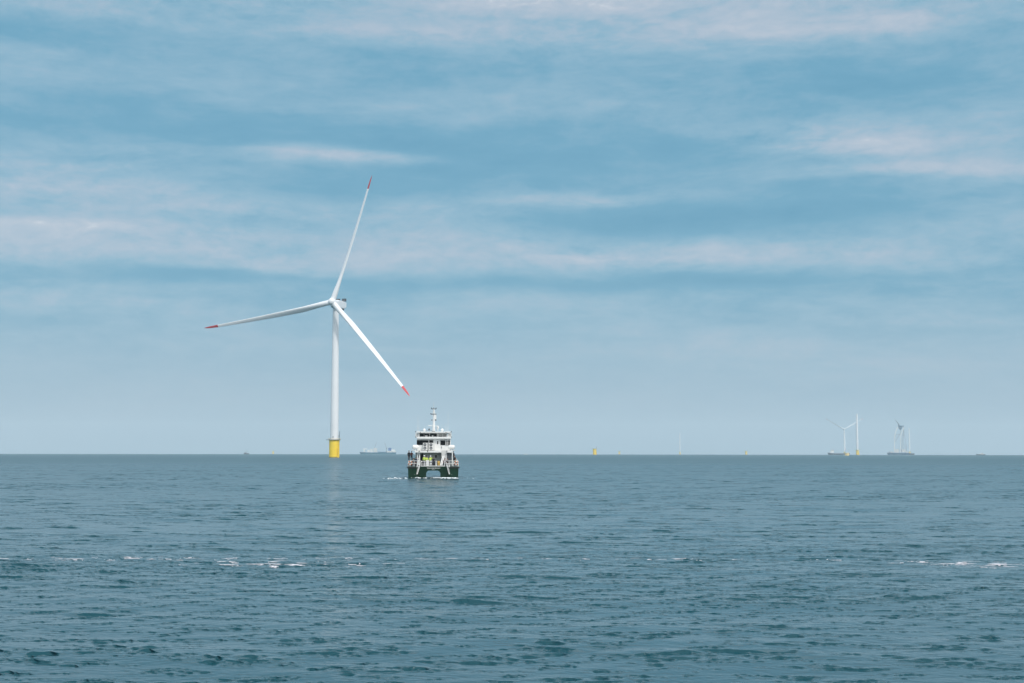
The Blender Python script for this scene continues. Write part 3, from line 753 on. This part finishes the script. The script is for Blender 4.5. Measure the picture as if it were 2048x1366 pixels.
# upper deckhouse
up = part('upper_deckhouse', 'white', 412, 925, 672, 852, 7.4, 15.5, bevel=.05)
for u0, u1, v0, v1 in ((414, 510, 692, 764), (510, 590, 692, 731), (598, 660, 692, 731), (770, 912, 694, 766), (720, 735, 706, 750)):
    part('window', 'glass', u0, u1, v0, v1, 7.33, 7.42, up, .01)
b = MB()
for u in (848, 884): b.tube((bx(u, 7.2), 7.2, bz(764, 7.2)), (bx(u, 7.2), 7.2, bz(690, 7.2)), .035)
for k in range(5): b.tube((bx(848, 7.2), 7.2, bz(760 - k * 15, 7.2)), (bx(884, 7.2), 7.2, bz(760 - k * 15, 7.2)), .03)
b.build('ladder', M['white'], WB)
vu = part('ventilation_unit', 'cream', 506, 682, 732, 846, 6.5, 7.3, bevel=.03)
for u in (536, 627):
    for v in (760, 812):
        q = MB(); q.torus((bx(u, 6.47), 6.47, bz(v, 6.47)), .21, .055, 'Y', 20, 6); q.build('fan_ring', M['black'], vu)
        q = MB(); q.lathe([(.17, 0), (.17, .06)], 20, (bx(u, 6.5), 6.46, bz(v, 6.5)), 'Y'); q.build('fan', M['mgrey'], vu)
part('unit_gap', 'black', 578, 590, 736, 840, 6.46, 6.52, vu)
MB().tube((bx(597, 6.2), 6.2, bz(850, 6.2)), (bx(597, 6.2), 6.2, bz(690, 6.2)), .03).build('pole', M['white'], WB)
part('vent_cowl', 'mgrey', 780, 792, 784, 812, 7.2, 7.42, up)
for sg in (-1, 1):                                                   # raft canisters on the upper deck sides
    q = MB(); u = 664 + sg * 272 + 3; zc, r, h = bz(795, 6), .40, .62
    x = bx(u, 6)
    q.lathe([(.02, -h), (.2, -h + .02), (r * .9, -h + .14), (r, -h + .3), (r, h - .3), (r * .9, h - .14), (.2, h - .02), (.02, h)], 20, (x, 6.2, zc), 'X')
    cn = q.build('raft_canister', M['white'], WB)
    q = MB()
    for dx_ in (-.25, .25): q.box(x + dx_ - .04, x + dx_ + .04, 5.95, 6.45, zc - .62, zc - .36)
    q.box(x - .5, x + .5, 5.9, 6.5, zc - .68, zc - .62); q.build('cradle', M['mgrey'], cn)
    part('side_deck', 'cream', *sorted((664 + sg * 262, 664 + sg * 330)), 838, 850, 5.4, 14)
# bridge deck ledge and wheelhouse
br = part('bridge_ledge', 'white', 414, 932, 640, 671, 6.7, 9.2, bevel=.04)
wh = part('wheelhouse', 'white', 446, 872, 578, 642, 9.0, 15.0, bevel=.05)
for u0, u1 in ((456, 520), (524, 600), (612, 712)): part('window', 'glass', u0, u1, 592, 640, 8.93, 9.02, wh, .01)
part('window', 'glass', 736, 862, 602, 640, 8.93, 9.02, wh, .01)
b = MB()
for v in (612, 626): b.tube((bx(736, 8.5), 8.5, bz(v, 8.5)), (bx(860, 8.5), 8.5, bz(v, 8.5)), .035)
for u in (738, 800, 858): b.tube((bx(u, 8.5), 8.5, bz(641, 8.5)), (bx(u, 8.5), 8.5, bz(604, 8.5)), .035)
b.build('bridge_rail', M['white'], WB)
for u, w_ in ((556, 40), (650, 24)): part('seat_back', 'cream', u - w_ / 2, u + w_ / 2, 618, 640, 8.6, 8.8, bevel=.05)
roof = part('wheelhouse_roof', 'white', 420, 915, 562, 580, 7.6, 15.6, bevel=.04)
part('roof_hatch', 'dgrey', 636, 690, 552, 563, 8.6, 10, roof)
for u in (468, 854): part('floodlight', 'black', u - 7, u + 7, 574, 584, 7.5, 7.59, roof)
for sg in (-1, 1):                                                   # rounded bridge wing frames
    b = MB(); cx, y = 664 + sg * 243, 8.0
    pts = []
    for k in range(25):
        t = 2 * math.pi * k / 24; e = .62
        c_, s__ = math.cos(t), math.sin(t)
        pts.append((bx(cx + 24 * math.copysign(abs(c_) ** e, c_), y), y, bz(608 - 42 * math.copysign(abs(s__) ** e, s__), y)))
    b.path(pts, .075, 8); b.build('wing_frame', M['white'], WB)
    part('wing_screen', 'cream', cx - 18, cx + 18, 586, 640, 8.3, 8.36)
    for v in (563, 645): part('navigation_light', 'black', *sorted((cx + sg * 22, cx + sg * 32)), v - 7, v + 7, 7.7, 7.9)
# mast
my = 10.5
def mx(u): return bx(u, my)
def mz(v): return bz(v, my)
ms = MB().tube((mx(668), my, mz(565)), (mx(670), my, mz(330)), .30, .18, 12).tube((mx(670), my, mz(330)), (mx(668), my, mz(215)), .14, .09, 10).build('mast', M['white'], WB)
part('radar_platform', 'white', 664, 706, 312, 378, 10.3, 10.7, ms, .02)
b = MB(); b.tube((mx(630), my, mz(218)), (mx(706), my, mz(218)), .07); 
for u in (632, 666, 702): b.tube((mx(u), my, mz(220)), (mx(u), my, mz(198)), .06)
b.build('crosstree', M['dgrey'], ms)
b = MB(); b.tube((mx(620), my, mz(298)), (mx(708), my, mz(298)), .06); b.tube((mx(624), my, mz(300)), (mx(624), my, mz(282)), .08); b.box(mx(648), mx(676), my - .2, my + .2, mz(301), mz(293)); b.build('crosstree', M['dgrey'], ms)
b = MB(); b.tube((mx(632), my, mz(388)), (mx(704), my, mz(388)), .05); b.box(mx(690), mx(706), my - .15, my + .15, mz(396), mz(378)); b.box(mx(630), mx(638), my - .12, my + .12, mz(394), mz(380)); b.build('crosstree', M['dgrey'], ms)
b = MB(); b.tube((mx(648), my, mz(330)), (mx(660), my, mz(240)), .05); b.tube((mx(692), my, mz(312)), (mx(676), my, mz(240)), .05); b.build('mast_stay', M['white'], ms)
MB().tube((mx(666), my, mz(200)), (mx(667), my, mz(110)), .035, .02).build('aerial', M['white'], ms)
for u0, u1, v in ((582, 648, 474), (688, 742, 478)): MB().box(mx(u0), mx(u1), my - .5, my - .3, mz(v + 5), mz(v - 5)).build('radar_scanner', M['white'], ms, bevel=.03)
for u, v, r in ((525, 541, .26), (796, 541, .28), (729, 503, .22)):
    q = MB(); q.lathe([(r * .55, -.55), (r * .55, -.2), (r, -.1), (r, .08), (r * .8, .22), (r * .4, .3), (.02, .32)], 16, (mx(u), my, mz(v))); q.build('satellite_dome', M['white'], WB)
b = MB(); b.path([(mx(470), my, mz(550)), (mx(560), my, mz(548)), (mx(640), my, mz(548))], .04); 
for u in (470, 510, 560, 600, 640): b.tube((mx(u), my, mz(548)), (mx(u), my, mz(566)), .035)
b.build('roof_rail', M['mgrey'], WB)
MB().lathe([(.12, 0), (.14, .25), (.05, .3)], 12, (mx(598), my, mz(540))).build('searchlight', M['dgrey'], WB)
for u, v0 in ((425, 330), (444, 380), (532, 470), (792, 450), (842, 440), (884, 250), (866, 470)):
    MB().tube((mx(u), my, mz(566)), (mx(u), my, mz(v0)), .03, .012, 6).build('whip_aerial', M['white'], WB)

# things lying on the after deck (the deck is a little over two metres above the water)
def crate(name, m, u0, u1, v0, y, dep, lab, cat, lid=None):
    w_, h = bx(u1, y) - bx(u0, y), bz(v0, y) - DECK - .005
    r = empty(name, WB.matrix_basis @ Vector(((bx(u0, y) + bx(u1, y)) / 2, y + dep / 2, DECK + .005)), WB.rotation_euler.z)
    tag(r, lab, cat)
    MB().box(-w_ / 2, w_ / 2, -dep / 2, dep / 2, 0, h * .86).build('body', M[m], r, bevel=.02)
    MB().box(-w_ / 2 - .02, w_ / 2 + .02, -dep / 2 - .02, dep / 2 + .02, h * .86 + .002, h).build('lid', M[lid or m], r, bevel=.015)
    return r
crate('crate', 'jblack', 632, 700, 1006, 2.0, .8, 'black crate with pale label in the middle of the stern rail', 'crate', 'dgrey')
crate('box', 'white', 556, 596, 992, 2.1, .5, 'white box at the stern, beside the crew in yellow jackets', 'box')
r = empty('drum', WB.matrix_basis @ Vector((bx(744, 2.0), 2.3, DECK + .005)), WB.rotation_euler.z); tag(r, 'yellow drum on the after deck right of the black crate', 'drum')
MB().lathe([(.22, 0), (.24, .02), (.24, .3), (.255, .32), (.255, .36), (.24, .38), (.24, .62), (.255, .64), (.255, .68), (.24, .7), (.24, .92), (.22, .95)], 24).build('body', M['tan'], r)
MB().lathe([(.2, .935), (.2, .965)], 24).build('lid', M['yellow'], r)

# ------------------------------------------------------------------ people on board
def person_mesh(pose):
    """one continuous skinned body; returns mesh with slots skin, jacket, trousers, shoes"""
    V_, E_, Rr, K_ = [], [], [], []
    def v(p, r, k, par=None):
        V_.append(Vector(p)); Rr.append(r if isinstance(r, tuple) else (r, r)); K_.append(k)
        if par is not None: E_.append((par, len(V_) - 1))
        return len(V_) - 1
    sit = pose == 'sit'
    hz_ = 0.50 if sit else 0.95
    pel = v((0, 0, hz_), (.15, .12), 2)
    bel = v((0, -.01, hz_ + .17), (.155, .115), 1, pel); che = v((0, 0, hz_ + .38), (.17, .12), 1, bel)
    nb = v((0, 0, hz_ + .52), (.075, .07), 1, che); nk = v((0, -.01, hz_ + .58), .055, 0, nb)
    hd = v((0, -.02, hz_ + .68), (.075, .09), 0, nk); ht = v((0, -.01, hz_ + .78), (.07, .085), 0, hd)
    v((0, -.115, hz_ + .685), .016, 0, hd)
    for sx_ in (-1, 1):
        v((sx_ * .082, .005, hz_ + .69), .016, 0, hd)
        sh = v((sx_ * .19, 0, hz_ + .47), .068, 1, che)
        if pose == 'lean': el_, wr = (sx_ * .27, -.12, hz_ + .24), (sx_ * .22, -.34, hz_ + .20)
        elif pose == 'point' and sx_ == 1: el_, wr = (.34, -.16, hz_ + .42), (.40, -.38, hz_ + .52)
        elif sit: el_, wr = (sx_ * .25, -.08, hz_ + .22), (sx_ * .15, -.30, hz_ + .14)
        else: el_, wr = (sx_ * .25, .02, hz_ + .20), (sx_ * .26, -.08, hz_ - .02)
        el = v(el_, .052, 1, sh); w2 = v(wr, .036, 1, el)
        dr_ = (Vector(wr) - Vector(el_)).normalized()
        a = dr_.cross(Vector((1, 0, 0))).normalized()
        pm = v(Vector(wr) + dr_ * .07, (.040, .022), 0, w2)
        for f in range(4):
            off = a * (.024 * (f - 1.5)); L_ = (.075, .085, .08, .062)[f]
            k1 = v(V_[pm] + dr_ * .035 + off, .0095, 0, pm); v(V_[k1] + dr_ * L_ * .6 + Vector((-sx_ * .02, 0, -.01)), .008, 0, k1)
        th_ = v(V_[pm] - dr_ * .02 + a * -.045, .011, 0, pm); v(V_[th_] + dr_ * .04 - a * .012, .009, 0, th_)
        hp = v((sx_ * .095, 0, hz_ - .06), .10, 2, pel)
        if sit: kn = v((sx_ * .12, -.42, hz_), .070, 2, hp); an = v((sx_ * .12, -.44, .10), .048, 2, kn)
        else: kn = v((sx_ * .105, -.03, .50), .068, 2, hp); an = v((sx_ * .11, .02, .10), .048, 2, kn)
        v(V_[an] + Vector((sx_ * .02, -.14, -.055)), (.042, .036), 3, an)
    me = bpy.data.meshes.new('body'); me.from_pydata([tuple(p) for p in V_], E_, [])
    o = bpy.data.objects.new('tmp', me); C.objects.link(o)
    md = o.modifiers.new('skin', 'SKIN'); md.use_smooth_shade = True
    sk_ = me.skin_vertices[0].data
    for i, r in enumerate(Rr): sk_[i].radius = r; sk_[i].use_root = (i == 0)
    o.modifiers.new('sub', 'SUBSURF').levels = 1
    for _ in range(4): me.materials.append(M['skin'])
    res = bpy.data.meshes.new_from_object(o.evaluated_get(bpy.context.evaluated_depsgraph_get()))
    bpy.data.objects.remove(o)
    for f in res.polygons:
        c = f.center; i = min(range(len(V_)), key=lambda q: (V_[q] - c).length - .5 * max(Rr[q]))
        f.material_index = K_[i]
    return res, hz_
POSES = {p: person_mesh(p) for p in ('stand', 'lean', 'point', 'sit')}
def person(u, v_head, y, pose, jacket, trousers, headgear, face, lab, floor=None):
    me, hz_ = POSES[pose]; me = me.copy()
    for i, k in enumerate(('skin', jacket, trousers, 'jblack')): me.materials[i] = M[k]
    fl = DECK + .005 if floor is None else floor
    hgt = bz(v_head, y) - fl
    s_ = max(.9, min(1.1, hgt / (hz_ + .86)))
    o = put('person', me, None, WB.matrix_basis @ Vector((bx(u, y), y, fl))); o.rotation_euler = (0, 0, WB.rotation_euler.z + face); o.scale = (s_,) * 3
    tag(o, lab, 'person', 'people on the workboat')
    q = MB()
    if headgear == 'helmet': q.lathe([(.14, .0), (.125, .02), (.115, .07), (.09, .115), (.045, .14), (.005, .147)], 18, (0, -.015, hz_ + .73)); q.build('helmet', M['helmet'], o)
    else: q.lathe([(.085, -.06), (.098, .0), (.095, .06), (.075, .10), (.035, .125), (.005, .13)], 16, (0, .008, hz_ + .74)); q.build('hair', M['hair'], o)
    return o
SIDE = DECK + 1.02 - .02
person(296, 846, 7.6, 'stand', 'jblack', 'trous', 'hair', .5, 'person in black standing highest at the left side of the workboat', bz(1010, 7.6))
person(336, 856, 6.6, 'lean', 'jbrown', 'trous', 'hair', .2, 'person in brownish red jacket beside the person in black, left side', bz(1010, 6.6))
person(364, 930, 3.4, 'sit', 'jblack', 'trous', 'hair', .9, 'person in dark clothes sitting low at the left corner of the stern', None)
person(404, 948, 4.2, 'stand', 'jnavy', 'trous', 'hair', 0, 'person in navy standing left of the white control cabinet')
person(526, 918, 3.6, 'stand', 'hiviz', 'tgrey', 'helmet', 2.6, 'leftmost crew member in yellow jacket and white helmet with grey trousers')
person(566, 930, 4.6, 'stand', 'hiviz', 'trous', 'hair', .4, 'dark haired crew member in yellow jacket between two helmeted ones')
person(622, 926, 3.9, 'point', 'hiviz', 'trous', 'helmet', .2, 'crew member in yellow jacket and white helmet behind the black crate')
person(668, 944, 3.0, 'lean', 'jblack', 'trous', 'hair', .0, 'dark haired person in black leaning over the black crate')
person(838, 952, 3.6, 'sit', 'jmaroon', 'trous', 'hair', -.2, 'person in maroon sitting at the right side of the after deck')
person(878, 948, 3.6, 'sit', 'jblack', 'trous', 'hair', -.1, 'person in black sitting beside the person in maroon')
person(964, 858, 6.8, 'lean', 'jnavy', 'trous', 'hair', -.3, 'person in navy standing highest at the right side of the workboat', bz(1010, 6.8))
person(986, 918, 4.6, 'stand', 'jblack', 'trous', 'hair', -.5, 'person in black at the right rail below the person in navy', None)
person(1004, 955, 3.0, 'sit', 'jolive', 'tgrey', 'hair', -.6, 'person in olive sitting in the right corner of the stern', None)
# what they sit or stand on along the sides
for sg in (-1, 1):
    MB().box(*sorted((sg * 3.70, sg * 4.44)), 5.6, 12, DECK + .002, bz(1010, 6.8) - .004).build('side_locker', M['jblack'] if sg < 0 else M['dgrey'], WB, bevel=.02)
for u0, u1, y, nm in ((350, 382, 3.5, 'bench'), (816, 900, 3.72, 'bench'), (988, 1022, 3.1, 'bench')):
    MB().box(bx(u0, y), bx(u1, y), y - .1, y + .35, DECK + .005, DECK + .44).build('bench', M['mgrey'], WB, bevel=.02)

# ------------------------------------------------------------------ foam on the water
def foam_patch(name, dens, thr, lift, lab_kind, rmin, rmax, seed, lump=0.0, lams=(0.45, 1.7), m='foam', ax=.6):
    P, rr, nd = SEA
    i0, i1 = np.searchsorted(rr, rmin), np.searchsorted(rr, rmax)
    Q = P[i0:i1, :nd].astype(np.float64); x, y = Q[..., 0], Q[..., 1]
    g = np.random.default_rng(seed); n = np.zeros_like(x)
    for k in range(60):
        lam = math.exp(g.uniform(math.log(lams[0]), math.log(lams[1]))); a = g.uniform(0, 6.28); ph = g.uniform(0, 6.28)
        n += np.cos(2 * math.pi / lam * (x * math.sin(a) * ax + y * math.cos(a)) + ph)
    n /= math.sqrt(30)
    e = dens(x, y)
    on = (n > (thr - e)) & (e > 0.35)
    h = np.clip(n - (thr - e), 0, 1.5)
    Q = Q.copy(); Q[..., 2] += lift + lump * h * (0.5 + 0.5 * np.sin(x * 7.3 + y * 3.1 + n * 4))
    idx = -np.ones(on.shape, int); vs, fs = [], []
    def vid(i, j):
        if idx[i, j] < 0: idx[i, j] = len(vs); vs.append(tuple(Q[i, j]))
        return int(idx[i, j])
    c = on[:-1, :-1] & on[1:, :-1] & on[:-1, 1:] & on[1:, 1:]
    for i, j in zip(*np.nonzero(c)):
        fs.append((vid(i, j + 1), vid(i, j), vid(i + 1, j), vid(i + 1, j + 1))[::-1])
    me = bpy.data.meshes.new(name); me.from_pydata(vs, [], fs); me.shade_smooth(); me.materials.append(M[m])
    o = put(name, me); tag(o, kind='stuff'); print(name, len(fs))
    # faces must look up
    bm = bmesh.new(); bm.from_mesh(me); bmesh.ops.recalc_face_normals(bm, faces=bm.faces[:])
    for f in bm.faces:
        if f.normal.z < 0: f.normal_flip()
    bm.to_mesh(me); bm.free()
    return o
def gs(v, c, s): return np.exp(-((v - c) / s) ** 2)
def dens_streak(x, y):
    e = 1.35 * gs(x, -9.0, 4.5) * gs(y, 59.2, 1.5) + .95 * gs(x, -5.0, 12) * gs(y, 62.3, .75) + 1.0 * gs(x, -19, 7) * gs(y, 61.8, 1.0)
    e += 1.7 * gs(x, 19, 3.6) * gs(y, 60.6 - (x - 16) * .25, 1.5) + .8 * gs(x, 8, 6) * gs(y, 62.5, .6) + 1.0 * gs(x, 24, 4) * gs(y, 58.5, 1.4)
    return e
foam_patch('foam_streak', dens_streak, 1.98, .012, 'stuff', 54, 68, 5, lams=(0.25, 0.9), ax=.32)
ox, oy = WB.location.x, WB.location.y
def dens_wake(x, y):
    l = x - ox; d = y - oy
    e = 4.3 * gs(l, 2.9, 1.5) * gs(d, -1.0, 1.8) + 3.8 * gs(l, -3.0, 1.6) * gs(d, -.6, 1.6) + 2.9 * gs(l, 0, 2.6) * gs(d, -1.2, 1.8)
    e += 2.9 * gs(l, -6.6, 2.6) * gs(d, -5.5, 3.0) + 2.1 * gs(l, 6.3, 2.6) * gs(d, -3, 3) + 1.4 * gs(l, 0, 6) * gs(d, -9, 6)
    return e
foam_patch('wake_foam', dens_wake, 2.6, .03, 'stuff', 225, 262, 9, lump=.13, lams=(0.4, 2.2), m='spray')
